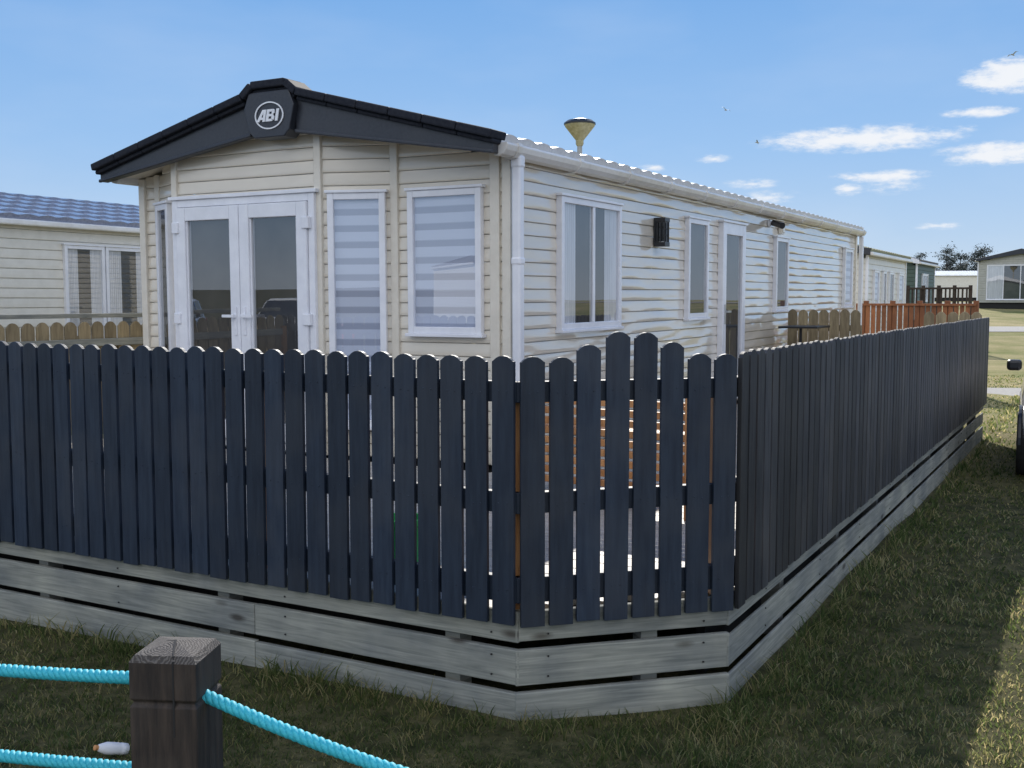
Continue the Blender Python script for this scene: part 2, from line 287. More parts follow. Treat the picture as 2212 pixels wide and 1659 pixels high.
# ------------------------------------------------------------ building helpers
PROF=[(0,0),(.0085,.002),(.0098,.009),(.0085,.035),(.0045,.07),(.001,.097)]
def siding(mb,F,a0,a1,z0,z1,pitch=.1,da=.12,amp=.0016,clip=None,seed=0,freq=1.6):
    k=0; z=z0
    while z<z1-1e-4:
        zt=min(z+pitch,z1); b0,b1=a0,a1
        if clip:
            r=clip(zt)
            if r is None: break
            b0=max(a0,r[0]); b1=min(a1,r[1])
            if b1-b0<.02: z=zt;k+=1; continue
        n=max(2,int((b1-b0)/da)+1); vs=[];fs=[];sc=(zt-z)/.1
        for i in range(n):
            a=b0+(b1-b0)*i/(n-1)
            for j,(o,dz) in enumerate(PROF):
                q=mnoise.noise(Vector((a*freq+seed,k*.73+j*.35,seed*3.1)))*amp if j in(2,3,4) else 0
                q2=mnoise.noise(Vector((a*freq*1.5+seed+9,k*1.9,7.1)))*amp*1.2 if j==3 else 0
                vs.append(T(F,a,z+dz*sc,max(o+q+q2,.001)))
        m=len(PROF)
        for i in range(n-1):
            for j in range(m-1): fs.append((i*m+j,(i+1)*m+j,(i+1)*m+j+1,i*m+j+1))
        mb.add(vs,fs); z=zt;k+=1
def window(par,F,a0,a1,z0,z1,mull=(),kind='blind',fw=.05,name='window',label=None,cq=.24):
    w=empty(name,(0,0,0),parent=par)
    fr=MB(); o0,o1=.004,.058
    fr.fbox(F,a0,a0+fw,z0,z1,o0,o1); fr.fbox(F,a1-fw,a1,z0,z1,o0,o1)
    fr.fbox(F,a0+fw,a1-fw,z1-fw,z1,o0,o1-.002); fr.fbox(F,a0+fw,a1-fw,z0,z0+fw,o0,o1-.002)
    for mu in mull: fr.fbox(F,mu-.022,mu+.022,z0+fw,z1-fw,o0,o1-.006)
    e=.018; fr.fbox(F,a0-e,a1+e,z1,z1+.022,o0,.07)
    fr.obj('frame','upvc',w,bevel=.004)
    s2=MB(); s2.fbox(F,a0-e,a1+e,z0-.025,z0,o0,.075); s2.obj('sill','upvc',w,bevel=.004)
    gl=MB(); gl.add([T(F,a0+fw-.004,z0+fw-.004,.04),T(F,a1-fw+.004,z0+fw-.004,.04),T(F,a1-fw+.004,z1-fw+.004,.04),T(F,a0+fw-.004,z1-fw+.004,.04)],[(0,1,2,3)]); gl.obj('glass','glass',w)
    bk=MB()
    if kind=='curtain':
        q=(a1-a0-2*fw)*cq
        for (b0,b1) in ((a0+fw,a0+fw+q),(a1-fw-q,a1-fw)):
            n=24; vs=[];fs=[]
            for i in range(n):
                a=b0+(b1-b0)*i/(n-1); o=.026+.005*math.sin(i*1.9)
                vs+=[T(F,a,z0+fw,o),T(F,a,z1-fw,o)]
            fs=[(2*i,2*i+2,2*i+3,2*i+1) for i in range(n-1)]; c_=MB(); c_.add(vs,fs); c_.obj('curtain','curtain',w,smooth=True)
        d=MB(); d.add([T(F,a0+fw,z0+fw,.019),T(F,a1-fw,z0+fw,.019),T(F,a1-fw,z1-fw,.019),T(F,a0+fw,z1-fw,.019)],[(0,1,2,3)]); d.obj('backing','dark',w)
    else:
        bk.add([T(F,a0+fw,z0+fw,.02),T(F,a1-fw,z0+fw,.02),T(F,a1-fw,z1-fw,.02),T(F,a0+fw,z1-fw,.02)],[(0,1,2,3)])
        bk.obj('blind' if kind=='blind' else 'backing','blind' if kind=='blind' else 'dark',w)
    return w
def tileroof(mb,s0,s1,te,ze,tr,zr,ds=.06,wl=.26,amp=.014,row=.36,step=.022):
    L=math.hypot(tr-te,zr-ze); rows=int(L/row)+1; pts=[(0,-.035,0)]
    for k in range(rows):
        a=k*row; b=min((k+1)*row,L)
        for f,h in ((0,step),(.5,step*.55),(.97,.003)):
            pts.append((a+(b-a)*f,h,1))
    n=int((s1-s0)/ds)+1; vs=[];fs=[];m=len(pts)
    sx=(tr-te)/L; sz=(zr-ze)/L; nx,nz=-sz,sx
    if nz<0:nx,nz=-nx,-nz
    for i in range(n):
        s=s0+(s1-s0)*i/(n-1); wv=amp*abs(math.sin(math.pi*s/wl))
        for l,h,q in pts: vs.append((s,te+sx*l+nx*(h+wv*q),ze+sz*l+nz*(h+wv*q)))
    for i in range(n-1):
        for j in range(m-1): fs.append((i*m+j,(i+1)*m+j,(i+1)*m+j+1,i*m+j+1))
    mb.add(vs,fs)
def caravan(label,s0,t0,L,W,wall,roofm,rights=(),fronts=(),lefts=(),group=None,da=.5,origin=None,rot=ROT,fascia='fascia',cq=.24):
    x,y=origin if origin else W2(s0,t0)
    zb=float(g(np.array(x),np.array(y)))+.05
    e=empty('static_caravan',(x,y,zb),rot,label,'caravan',group)
    zt=2.66; zf=.35; FR,_=frame((0,0),(L,0),-1); FL,_=frame((0,W),(L,W),1); FF,_=frame((0,0),(0,W),1); FB,_=frame((L,0),(L,W),-1)
    mb=MB(); siding(mb,FR,0,L,zf,zt,pitch=.13,da=da,seed=3); siding(mb,FL,0,L,zf,zt,pitch=.13,da=da,seed=5)
    cl=lambda z:(0,W) if z<2.66 else (((z-2.66)/.26),W-(z-2.66)/.26)
    for F in(FF,FB): siding(mb,F,0,W,zf,3.1,pitch=.13,da=da,clip=cl,seed=6)
    mb.obj('wall',wall,e,recalc=False)
    u=MB(); u.box(.1,L-.1,.1,W-.1,-.1,zf); u.obj('underframe','skirtc',e)
    r=MB(); tileroof(r,-.2,L+.2,-.1,2.70,W/2,3.2,ds=.065,amp=.024,step=.034,wl=.3); tileroof(r,-.2,L+.2,W+.1,2.70,W/2,3.2,ds=.065); r.obj('roof',roofm,e,recalc=False)
    f=MB()
    for s_ in(-.22,L+.14):
        FX=((s_,0),(0,1),(1,0)); f.prism(FX,[(-.1,2.6),(W/2,2.98),(W+.1,2.6),(W+.1,2.74),(W/2,3.27),(-.1,2.74)],0,.07)
    f.each('fascia',fascia,e,bevel=.01)
    gt=MB(); gt.box(-.2,L+.2,-.16,-.06,2.6,2.68); gt.box(-.2,L+.2,W+.06,W+.16,2.6,2.68); gt.each('gutter','gutter',e,bevel=.02)
    c=MB()
    for (a,b) in((0,0),(0,W),(L,0),(L,W)): c.box(a-.03,a+.03,b-.03,b+.03,zf,2.62)
    c.each('corner_trim','upvc',e,bevel=.006)
    for (a0,a1,z0,z1,mu,kd) in rights: window(e,FR,a0,a1,z0,z1,mu,kd,cq=cq)
    for (a0,a1,z0,z1,mu,kd) in lefts: window(e,FL,a0,a1,z0,z1,mu,kd,cq=cq)
    for (a0,a1,z0,z1,mu,kd) in fronts: window(e,FF,a0,a1,z0,z1,mu,kd,cq=cq)
    return e
# ------------------------------------------------------------ MAIN caravan
W=3.68; L=12.1
E=empty('static_caravan',(D.x,D.y,0),ROT,'cream clad static caravan with dark gable fascia and white doors','caravan')
TILT=.0065
E.matrix_world=Matrix.Translation((D.x,D.y,0))@Matrix.Rotation(ROT,4,'Z')@Matrix.Rotation(-TILT,4,'Y')
pts=[(0,0),(0,.986),(-.2,1.55),(-.2,3.09),(0,3.50),(0,W)]
mb=MB(); zroof=lambda t:2.70+.262*min(t,W-t)
facets=[]
for i in range(len(pts)-1):
    F,l=frame(pts[i],pts[i+1],1); facets.append((F,l))
    dt=(pts[i+1][1]-pts[i][1])/l; tA=pts[i][1]
    def clip(z,dt=dt,tA=tA):
        if z<=2.70: return (-9,99)
        q=(z-2.70)/.262
        if q>W/2: return None
        return ((q-tA)/dt,(W-q-tA)/dt)
    siding(mb,F,0,l,.38,3.05,clip=clip,seed=i*2.3,amp=.0012)
mb.obj('front_wall','siding',E,smooth=True,recalc=False)
FR,_=frame((0,0),(L,0),-1); FL,_=frame((0,W),(L,W),1); FB,_=frame((L,0),(L,W),-1)
mb=MB(); siding(mb,FR,0,L,.38,2.68,da=.05,amp=.0095,seed=1.5,freq=2.0); mb.obj('side_wall','sidingwavy',E,smooth=True,recalc=False)
mb=MB(); siding(mb,FL,0,L,.38,2.68,da=.5,seed=4.5); mb.obj('side_wall','siding',E,smooth=True,recalc=False)
mb=MB(); siding(mb,FB,0,W,.38,3.0,da=.5,clip=lambda z:(0,W) if z<2.7 else ((z-2.7)/.25,W-(z-2.7)/.25)); mb.obj('rear_wall','siding',E,smooth=True,recalc=False)
u=MB(); u.box(.1,L-.1,.1,W-.1,-.05,.40); u.obj('underframe','skirtc',E)
r=MB(); tileroof(r,-.25,L+.2,-.09,2.72,W/2,3.13,ds=.04,amp=.02); tileroof(r,-.25,L+.2,W+.09,2.72,W/2,3.13,ds=.05)
r.obj('roof','tile',E,recalc=False)
rc=MB(); rc.tube([(-.18,W/2,3.115),(L+.2,W/2,3.115)],.05,10); rc.obj('ridge_cap','tile',E)
so=MB()
so.add([(-.3,-.07,2.655),(.3,-.07,2.655),(.3,W/2,3.08),(-.3,W/2,3.08),(-.3,W+.07,2.655),(.3,W+.07,2.655)],[(0,1,2,3),(3,2,5,4)])
so.add([(.3,-.07,2.655),(L+.2,-.07,2.655),(L+.2,.03,2.655),(.3,.03,2.655)],[(0,1,2,3)])
so.obj('soffit','trim',E,recalc=False)
# fascia
f=MB(); FX=((-.345,0),(0,1),(1,0)); c=1.88
f.prism(FX,[(-.07,2.615),(c-.22,2.885),(c-.22,3.17),(-.07,2.72)],0,.085)
f.prism(FX,[(2*c+.07,2.615),(c+.22,2.885),(c+.22,3.17),(2*c+.07,2.72)],0,.085)
f.prism(((-.365,0),(0,1),(1,0)),[(-.072,2.61),(c-.22,2.875),(c-.22,2.905),(-.072,2.637)],0,.03)
f.prism(((-.365,0),(0,1),(1,0)),[(2*c+.072,2.61),(c+.22,2.875),(c+.22,2.905),(2*c+.072,2.637)],0,.03)
f.prism(((-.40,0),(0,1),(1,0)),[(c-.15,2.85),(c+.15,2.85),(c+.20,2.90),(c+.25,3.08),(c+.20,3.20),(c-.20,3.20),(c-.25,3.08),(c-.20,2.90)],0,.15)
fo=f.obj('fascia','fascia',E,bevel=.008)
lip=MB(); path=[(-.10,2.735),(c-.27,3.175),(c-.17,3.255),(c+.17,3.255),(c+.27,3.175),(2*c+.10,2.735)]
for i in range(5):
    a=Vector(path[i]);b=Vector(path[i+1]); n=max(1,round((b-a).length/.30)); d=(b-a).normalized(); nn=Vector((-d.y,d.x))
    for k in range(n):
        p=a+(b-a)*(k/n)+d*.0015; q=a+(b-a)*((k+1)/n)-d*.0015
        for (s0_,s1_,h0,h1) in((-.42,-.20,-.03,.030),(-.385,-.25,-.062,-.028)):
            lip.prism(((s0_,0),(0,1),(1,0)),[tuple(p+nn*h0),tuple(q+nn*h0),tuple(q+nn*h1),tuple(p+nn*h1)],0,s1_-s0_)
lip.obj('fascia_coping','coping',E,bevel=.012)
# emblem
em=MB(); n=56; vs=[];fs=[]; ec=(c-.01,3.015)
for rr in ((.142,.104),(.132,.094)):
    for o in(-.402,-.409):
        for k in range(n):
            a=2*math.pi*k/n; vs.append((o,ec[0]-rr[0]*math.cos(a),ec[1]+rr[1]*math.sin(a)))
for k in range(n):
    k2=(k+1)%n
    fs+=[(n+k,n+k2,3*n+k2,3*n+k),(k,k2,n+k2,n+k),(2*n+k,2*n+k2,3*n+k2,3*n+k)]
em.add(vs,fs); em.obj('emblem_ring','white',fo)
lt=MB(); Hh=.090; sh=.22
def letter(polys,x0):
    for poly in polys:
        vs=[]
        for o in(-.402,-.410):
            for x,y in poly:
                X=(x0+x+sh*(y-.5))*Hh; Y=(y-.5)*Hh; vs.append((o,ec[0]-X,ec[1]+Y))
        m=len(poly); lt.add(vs,[tuple(range(m)),tuple(range(m,2*m))]+[(i,(i+1)%m,(i+1)%m+m,i+m) for i in range(m)])
letter([[(-.05,0),(.24,0),(.55,.72),(.55,1),(.42,1)],[(.55,.7),(.55,1),(.86,1),(.86,0),(.60,0),(.60,.7)],[(.28,.17),(.60,.17),(.60,.36),(.36,.36)]],-1.22)
B=[[(0,0),(.26,0),(.26,1),(0,1)],[(.26,.80),(.66,.80),(.80,.90),(.70,1),(.26,1)],[(.26,.41),(.66,.41),(.76,.50),(.66,.60),(.26,.60)],[(.26,0),(.72,0),(.82,.10),(.68,.20),(.26,.20)],[(.56,.60),(.66,.57),(.84,.66),(.84,.88),(.74,.97),(.56,.80)],[(.58,.20),(.74,.02),(.88,.14),(.88,.40),(.72,.48),(.58,.41)]]
letter(B,-.26)
letter([[(0,0),(.28,0),(.28,1),(0,1)]],.76)
lt.obj('emblem_lettering','white',fo)
# gutter + downpipe
for sgn,t0 in((-1,0),(1,W)):
    gt=MB()
    pr=[(.0,2.695),(.105,2.695),(.112,2.68),(.10,2.645),(.075,2.615),(.03,2.605),(0,2.61)]
    vs=[];m=len(pr)
    for s in(-.26,L+.22):
        for a,z in pr: vs.append((s,t0+sgn*(.03+a),z))
    gt.add(vs,[(j,(j+1)%m,(j+1)%m+m,j+m) for j in range(m)]+[tuple(range(m)),tuple(range(m,2*m))])
    gt.obj('gutter','gutter',E,bevel=.004)
for s in [ -.1+i*1.02 for i in range(13)]:
    br=MB(); pr=[(.0,2.705),(.112,2.705),(.12,2.68),(.108,2.638),(.08,2.606),(.03,2.596),(0,2.6)]; vs=[];m=len(pr)
    for ss in(s,s+.05):
        for a,z in pr: vs.append((ss,-(.03+a),z))
    br.add(vs,[(j,(j+1)%m,(j+1)%m+m,j+m) for j in range(m)]+[tuple(range(m)),tuple(range(m,2*m))])
    br.obj('gutter_bracket','gutter',E)
dp=MB(); dp.box(-.055,.02,-.125,-.055,.42,2.62); dp.box(-.06,.025,-.13,-.05,1.85,1.91); dp.box(-.06,.025,-.13,-.05,2.54,2.63); dp.obj('downpipe','upvc',E,bevel=.015)
dp=MB(); dp.box(L+.05,L+.12,-.12,-.05,.42,2.6); dp.obj('downpipe','upvc',E,bevel=.015)
tr=MB()
def post(s,t,w=.034,o=.03,ang=0): tr.box(s-o,s+.02,t-w,t+w,.38,zroof(t)-.06)
post(0,.985);post(-.2,1.56);post(-.2,3.085,.03);post(0,3.5,.03);post(0,.10,.04)
tr.box(-.035,.045,-.035,.035,.38,2.66); tr.box(-.035,.045,W-.035,W+.035,.38,2.66); tr.box(L-.04,L+.04,-.03,.03,.38,2.66)
tr.each('corner_trim','trim',E,bevel=.006)
window(E,facets[0][0],.20,.845,1.35,2.42,kind='blind')
window(E,facets[1][0],.07,.53,.62,2.42,kind='blind')
window(E,facets[3][0],.08,.40,.62,2.42,kind='dark')
# french doors
F=facets[2][0]; off=1.55
fr=MB(); A0,A1=1.60-off,3.05-off; zt=2.43
fr.fbox(F,A0-.03,A0+.03,.42,zt,.004,.06);fr.fbox(F,A1-.03,A1+.03,.42,zt,.004,.06);fr.fbox(F,A0+.03,A1-.03,zt-.06,zt,.004,.058);fr.fbox(F,A0+.03,A1-.03,.40,.46,.004,.058); fr.fbox(F,A0-.06,A1+.06,zt,zt+.03,.004,.075)
fr.obj('door_frame','upvc',E,bevel=.005)
mid=(A0+A1)/2
for k,(b0,b1) in enumerate(((A0+.034,mid-.003),(mid+.003,A1-.034))):
    d=empty('french_door',(0,0,0),parent=E); fm=MB(); o0,o1=.02,.082; st=.10
    fm.fbox(F,b0,b0+st,.465,zt-.065,o0,o1);fm.fbox(F,b1-st,b1,.465,zt-.065,o0,o1);fm.fbox(F,b0+st,b1-st,zt-.175,zt-.065,o0,o1-.002);fm.fbox(F,b0+st,b1-st,.465,.62,o0,o1-.002)
    for (x0,x1) in ((b0+st,b0+st+.015),(b1-st-.015,b1-st)): fm.fbox(F,x0,x1,.62,zt-.175,o0,o1-.015)
    fm.obj('frame','upvc',d,bevel=.006)
    gl=MB(); gl.add([T(F,b0+st,.6,.05),T(F,b1-st,.6,.05),T(F,b1-st,zt-.17,.05),T(F,b0+st,zt-.17,.05)],[(0,1,2,3)]); gl.obj('glass','glass',d)
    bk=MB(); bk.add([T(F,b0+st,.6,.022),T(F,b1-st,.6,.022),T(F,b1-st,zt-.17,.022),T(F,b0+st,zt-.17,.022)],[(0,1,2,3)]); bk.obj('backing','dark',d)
    h=MB(); hc=b1-.045 if k==0 else b0+.045; sg=-1 if k==0 else 1
    h.fbox(F,hc-.014,hc+.014,1.32,1.55,.082,.092); h.fbox(F,min(hc,hc+sg*.11),max(hc,hc+sg*.11),1.462,1.485,.115,.13); h.fbox(F,hc-.01,hc+.01,1.46,1.487,.09,.125); h.fbox(F,hc-.005,hc+.005,1.36,1.38,.092,.096)
    h.obj('handle','upvc',d,bevel=.003)
    hg=MB(); he=b0 if k==0 else b1
    for z in(.75,1.45,2.2): hg.fbox(F,he-.035,he+.035,z-.045,z+.045,.06,.098)
    hg.each('hinge','upvc',d,bevel=.005)
window(E,FR,.76,1.95,1.36,2.41,mull=(1.38,),kind='curtain')
window(E,FR,3.68,4.31,1.39,2.41,kind='dark',fw=.05)
window(E,FR,6.99,7.6,1.42,2.36,kind='dark')
window(E,FR,11.1,11.7,1.42,2.36,kind='blind')
d=empty('side_door',(0,0,0),parent=E); fm=MB(); a0,a1=4.76,5.60
fm.fbox(FR,a0,a0+.12,.42,2.43,.004,.07);fm.fbox(FR,a1-.12,a1,.42,2.43,.004,.07);fm.fbox(FR,a0+.12,a1-.12,2.30,2.43,.004,.068);fm.fbox(FR,a0+.12,a1-.12,.42,.60,.004,.068); fm.fbox(FR,a0-.03,a1+.03,2.43,2.455,.004,.085)
fm.obj('frame','upvc',d,bevel=.005)
gl=MB(); gl.add([T(FR,a0+.12,.6,.045),T(FR,a1-.12,.6,.045),T(FR,a1-.12,2.3,.045),T(FR,a0+.12,2.3,.045)],[(0,1,2,3)]); gl.obj('glass','glass',d)
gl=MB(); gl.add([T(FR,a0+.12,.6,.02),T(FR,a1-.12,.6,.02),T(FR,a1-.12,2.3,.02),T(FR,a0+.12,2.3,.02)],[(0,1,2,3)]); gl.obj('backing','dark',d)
h=MB(); h.fbox(FR,a0+.05,a0+.08,1.3,1.52,.07,.082); h.fbox(FR,a0+.05,a0+.17,1.43,1.452,.10,.115); h.fbox(FR,a0+.055,a0+.075,1.43,1.452,.08,.11); h.obj('handle','metal',d)
# wall lamp
wl=MB(); a=2.87; wl.fbox(FR,a-.06,a+.06,2.09,2.36,.012,.03); wl.fbox(FR,a-.065,a+.065,2.32,2.36,.03,.13); wl.fbox(FR,a-.065,a+.065,2.09,2.13,.03,.13)
for aa in(-.06,-.02,.02,.05): wl.fbox(FR,a+aa-.005,a+aa+.005,2.13,2.32,.118,.128)
for zz in(2.19,2.25): wl.fbox(FR,a-.06,a+.06,zz,zz+.01,.112,.122)
for oo in(.05,.085,.12): wl.fbox(FR,a-.064,a-.056,2.13,2.32,oo-.005,oo+.005)
lm=wl.obj('wall_lamp','black',E,bevel=.003)
x=MB(); x.fbox(FR,a-.045,a+.045,2.135,2.315,.032,.11); x.obj('lamp_diffuser','carglass',lm)
sc=MB(); sc.tube([T(FR,6.75,2.52,.01),T(FR,6.75,2.52,.035)],.05,14); k=sc.obj('security_camera','upvc',E)
x=MB(); x.tube([T(FR,6.8,2.53,.06),T(FR,6.62,2.48,.22)],.04,12); x.tube([T(FR,6.78,2.52,.02),T(FR,6.75,2.52,.1)],.018,8); x.obj('camera_body','black',k)
x=MB(); x.fbox(FR,7.2,7.34,2.41,2.56,.012,.06); x.fbox(FR,7.22,7.32,2.43,2.54,.06,.07); x.obj('alarm_box','trim',E,bevel=.006)
# ------------------------------------------------------------ other caravans
GR='parked holiday caravans'
caravan('pale cream caravan with blue tiled roof and curtained glass doors',-3.5,8.85,13,3.7,'siding2','tileblue',
  rights=[(6.74,7.42,.9,2.38,(),'curtain'),(7.44,8.30,.45,2.38,(),'curtain'),(2.5,3.6,1.4,2.38,(3.05,),'curtain')],fronts=[(1,2.7,.9,2.3,(1.85,),'curtain')],group=GR,cq=.32)
caravan('cream caravan with mossy green tiled roof',17.6,.85,5.0,3.7,'siding2','tilegreen',rights=[(.6,1.2,1.4,2.3,(),'blind'),(1.7,2.1,1.4,2.3,(),'dark'),(2.5,3.1,.6,2.3,(),'dark'),(3.8,4.5,1.4,2.3,(),'blind')],group=GR,da=1)
caravan('dark green caravan with white corner trim beside raised decking',30.5,1.75,4.0,3.7,'green','tiledark',rights=[(1,2.2,1.4,2.3,(1.6,),'dark')],fronts=[(.6,3.0,1.2,2.3,(1.8,),'dark')],group=GR,da=1,fascia='upvc')
caravan('sage caravan with dark roof and wide white framed front windows',0,0,9,4.3,'grey','tiledark',fronts=[(.45,3.85,.5,2.4,(1.3,2.15,3.0),'curtain')],origin=(29.5,58),rot=math.radians(61),group=GR,da=1)
caravan('sunlit cream caravan facing the long wall across the grass',0,0,11.5,3.7,'siding2','tiledark',lefts=[(1,2.2,1.4,2.3,(1.6,),'dark'),(4,4.8,.6,2.3,(),'dark'),(7,8.4,1.4,2.3,(7.7,),'dark')],origin=(17,7.5),group=GR,da=1)
for i,(x_,y_) in enumerate(((-38,-16),(-44,6))):
    caravan('cream caravan with dark roof across the road',0,0,11,3.7,'siding2','tiledark',rights=[(1,2.2,1.4,2.3,(1.6,),'dark'),(4,4.8,.6,2.3,(),'dark'),(7,8.4,1.4,2.3,(7.7,),'dark')],fronts=[(.6,3.0,.6,2.3,(1.8,),'dark')],origin=(x_,y_),rot=math.radians(20),group=GR,da=1)
for x_,y_ in((50,118),(56,121)):
    caravan('distant white caravan roof beyond the field',0,0,7,3.7,'siding2','white',origin=(x_,y_),rot=math.radians(170),group='distant caravans',da=3)
# ------------------------------------------------------------ deck
SE=lambda name,label,cat,group=None: empty(name,(D.x,D.y,0),ROT,label,cat,group)
dk=SE('wooden_deck','weathered timber deck platform with pale skirting boards','deck')
b=MB(); s=-3.28
while s<7.3:
    s1=s+.138; tmin=-2.49 if s>-2.66 else -2.49+(-2.62-s)*1.0
    tmax=4.42 if s1<-.25 else -.06
    b.box(s,s1,tmin,tmax,.365,.393)
    s+=.145
b.obj('deck_boards','deck',dk,bevel=.003)
sk=MB(); A=(-3.31,-1.87);B=(-2.68,-2.53);C=(7.43,-2.53);G=(-3.31,4.55)
lines=[frame(A,G,1),frame(B,A,1),frame(C,B,1)]
for li,(F,l) in enumerate(lines):
    joins=[0,1.35,3.9,l] if li==0 else ([0,l] if li==1 else [0,3.2,6.6,l])
    inn=-.045 if li<2 else -.030
    for z0,z1 in((.272,.392),(.100,.240 if li<2 else .228),(-.13,.068 if li<2 else .060)):
        jj=joins if z0!=.272 else [0,l]
        for a0,a1 in zip(jj[:-1],jj[1:]): 
            o=random.uniform(-.002,.002); sk.fbox(F,a0+.0015,a1-.0015,z0+random.uniform(-.003,.003),z1+random.uniform(-.003,.003),inn+o,-.015+o)
sk.obj('skirting_boards','rawwood',dk,bevel=.004)
jo=MB()
for F,l in lines:
    a=.3
    while a<l-.1: jo.fbox(F,a,a+.07,-.15,.36,-.16,-.07); a+=1.25
jo.each('support_post','rawwood',dk)
ub=MB(); ub.box(-2.4,7.2,-2.32,-2.28,-.1,.36); ub.box(-2.95,-2.9,-1.5,4.3,-.1,.36); ub.obj('under_screen','skirtc',dk)
scw=MB()
for F,l in lines:
    a=.12
    while a<l:
        for z in (.13,.21,.30):
            scw.fbox(F,a-.003,a+.003,z-.003,z+.003,-.016,-.0105)
        a+=1.05 if l>1 else .66
scw.obj('screw','black',dk)
# ------------------------------------------------------------ fences
def pickets(mb,F,l,z0,z1,pitch=.1135,w=.096,o0=0,o1=.019,zf=None,a0=0.006,flat=.019,jit=.003,nails=False):
    n=int(round((l-a0)/pitch)); 
    for k in range(n):
        a=a0+k*pitch+random.uniform(-jit,jit)*.6; top=z1(k,n) if callable(z1) else z1; top+=random.uniform(-.004,.004); bot=z0+random.uniform(-.005,.005)
        ww=w+random.uniform(-.002,.001); tl=random.uniform(-jit,jit); sh=.006; hw=ww/2-sh
        pts=[(a,bot),(a+ww,bot),(a+ww+tl,top-flat-.003)]
        for q in range(9):
            x=math.sin((1-q/4.0)*math.pi/2); pts.append((a+ww/2+tl+hw*x,top-flat*abs(x)**2.3))
        pts.append((a+tl,top-flat-.003)); oo=random.uniform(-.0015,.0015)
        mb.prism(F,pts,o0+oo,o1+oo)
        if nails:
            for zz in (1.25,.82,.48):
                for da_ in (.3,.68):
                    aa=a+ww*da_+random.uniform(-.004,.004); z_=zz+random.uniform(-.008,.008); mb.fbox(F,aa-.003,aa+.003,z_-.003,z_+.003,o1+oo-.001,o1+oo+.0018)
def fence(name,label,F,l,paint,rails,posts,z0=.345,z1=1.39,**kw):
    e=SE(name,label,'fence' if 'fence' in name else 'gate'); p=MB(); pickets(p,F,l,z0,z1,nails=(paint=='paint'),**kw); p.obj('picket_boards',paint,e,bevel=.0022)
    r=MB()
    for a,b_ in rails: r.fbox(F,.003,l-.003,a,b_,-.042,-.003)
    r.each('rail',paint,e,bevel=.003)
    q=MB()
    for a in posts: q.fbox(F,a-.035,a+.035,.395,1.27,-.115,-.046)
    q.each('post','orange' if paint!='natural' else 'natural',e,bevel=.003)
    return e
RL=[(1.21,1.29),(.78,.862),(.43,.53)]
(Fa,la),(Fb,lb),(Fc,lc)=lines
fence('picket_fence','slate blue painted picket fence with rounded tops along deck front',Fa,la,'paint',RL,[.05,1.35,2.7,4.0,5.3,6.35])
arch=[0,-.003,.040,.085,.083,.043,.004,.0]
fence('picket_gate','slate blue picket gate with raised arched middle boards',Fb,lb,'paint',RL,[.04,lb-.03],z1=lambda k,n:1.39+arch[::-1][k%8],pitch=lb/8,w=lb/8-.019)
fence('picket_fence','long dark weathered picket fence beside shaded grass',Fc,lc,'paintside',RL,[i*1.42+.04 for i in range(8)],z1=1.395)
FXc,lX=frame((7.40,-.10),(7.40,-1.05),-1); 
fence('picket_fence','short unpainted picket fence across the deck by the wall',FXc,lX,'natural',[(1.2,1.28),(.6,.68)],[.05,lX-.05],z0=.42,z1=1.48,pitch=.135,w=.122,flat=.04)
FXd,lX=frame((7.40,-1.80),(7.40,-2.50),-1)
fence('picket_fence','short unpainted picket fence at the deck corner',FXd,lX,'natural',[(1.2,1.28),(.6,.68)],[.05,lX-.05],z0=.42,z1=1.46,pitch=.135,w=.122,flat=.04)
FLf,lL=frame((-3.25,4.50),(7.0,4.50),-1)
e=fence('picket_fence','unpainted picket fence with flat pale handrail',FLf,lL,'natural',[(1.10,1.18),(.6,.68)],[i*1.6+.05 for i in range(7)],z0=.42,z1=1.40,pitch=.150,w=.130,flat=.04)
h=MB(); h.fbox(FLf,0,lL,1.435,1.475,-.09,-.02); h.fbox(FLf,0,lL,1.17,1.24,.02,.05)
h.each('handrail','rawwood',e,bevel=.004)
# cedar balustrade beyond
Fr,lr=frame((13.8,.6),(13.8,-1.75),-1)
e=SE('cedar_balustrade','orange stained slatted timber balustrade with posts','fence'); b=MB(); a=0
while a<lr: b.fbox(Fr,a,a+.075,.5,1.50,0,.018); a+=.095
b.obj('slats','redwood',e)
b=MB(); b.fbox(Fr,0,lr,1.50,1.54,-.04,.06); b.obj('handrail','redwood',e)
b=MB(); a=0
while a<=lr+.01: b.fbox(Fr,a-.045,a+.045,0,1.59,-.08,-.002) ; a+=lr/5
b.each('post','redwood',e,bevel=.004)
# dark raised balustrade
zb=float(g(np.array(13.),np.array(34.)))
e=empty('raised_balustrade',(D.x,D.y,zb),ROT,'dark brown balustrade and steps around raised decking','fence')
Fr,lr=frame((28.5,1.7),(28.5,-.1),-1); b=MB(); a=0
while a<lr: b.fbox(Fr,a,a+.05,.9,1.85,0,.03); a+=.12
b.obj('slats','balu',e)
b=MB(); b.fbox(Fr,0,lr,1.85,1.91,-.04,.06); b.obj('handrail','balu',e)
b=MB(); b.fbox(Fr,0,lr,.6,.9,-1.5,-.05); b.obj('platform','balu',e)
b=MB(); a=0
while a<=lr+.01: b.fbox(Fr,a-.05,a+.05,-.4,1.97,-.1,-.002); a+=lr/4
b.each('post','balu',e)
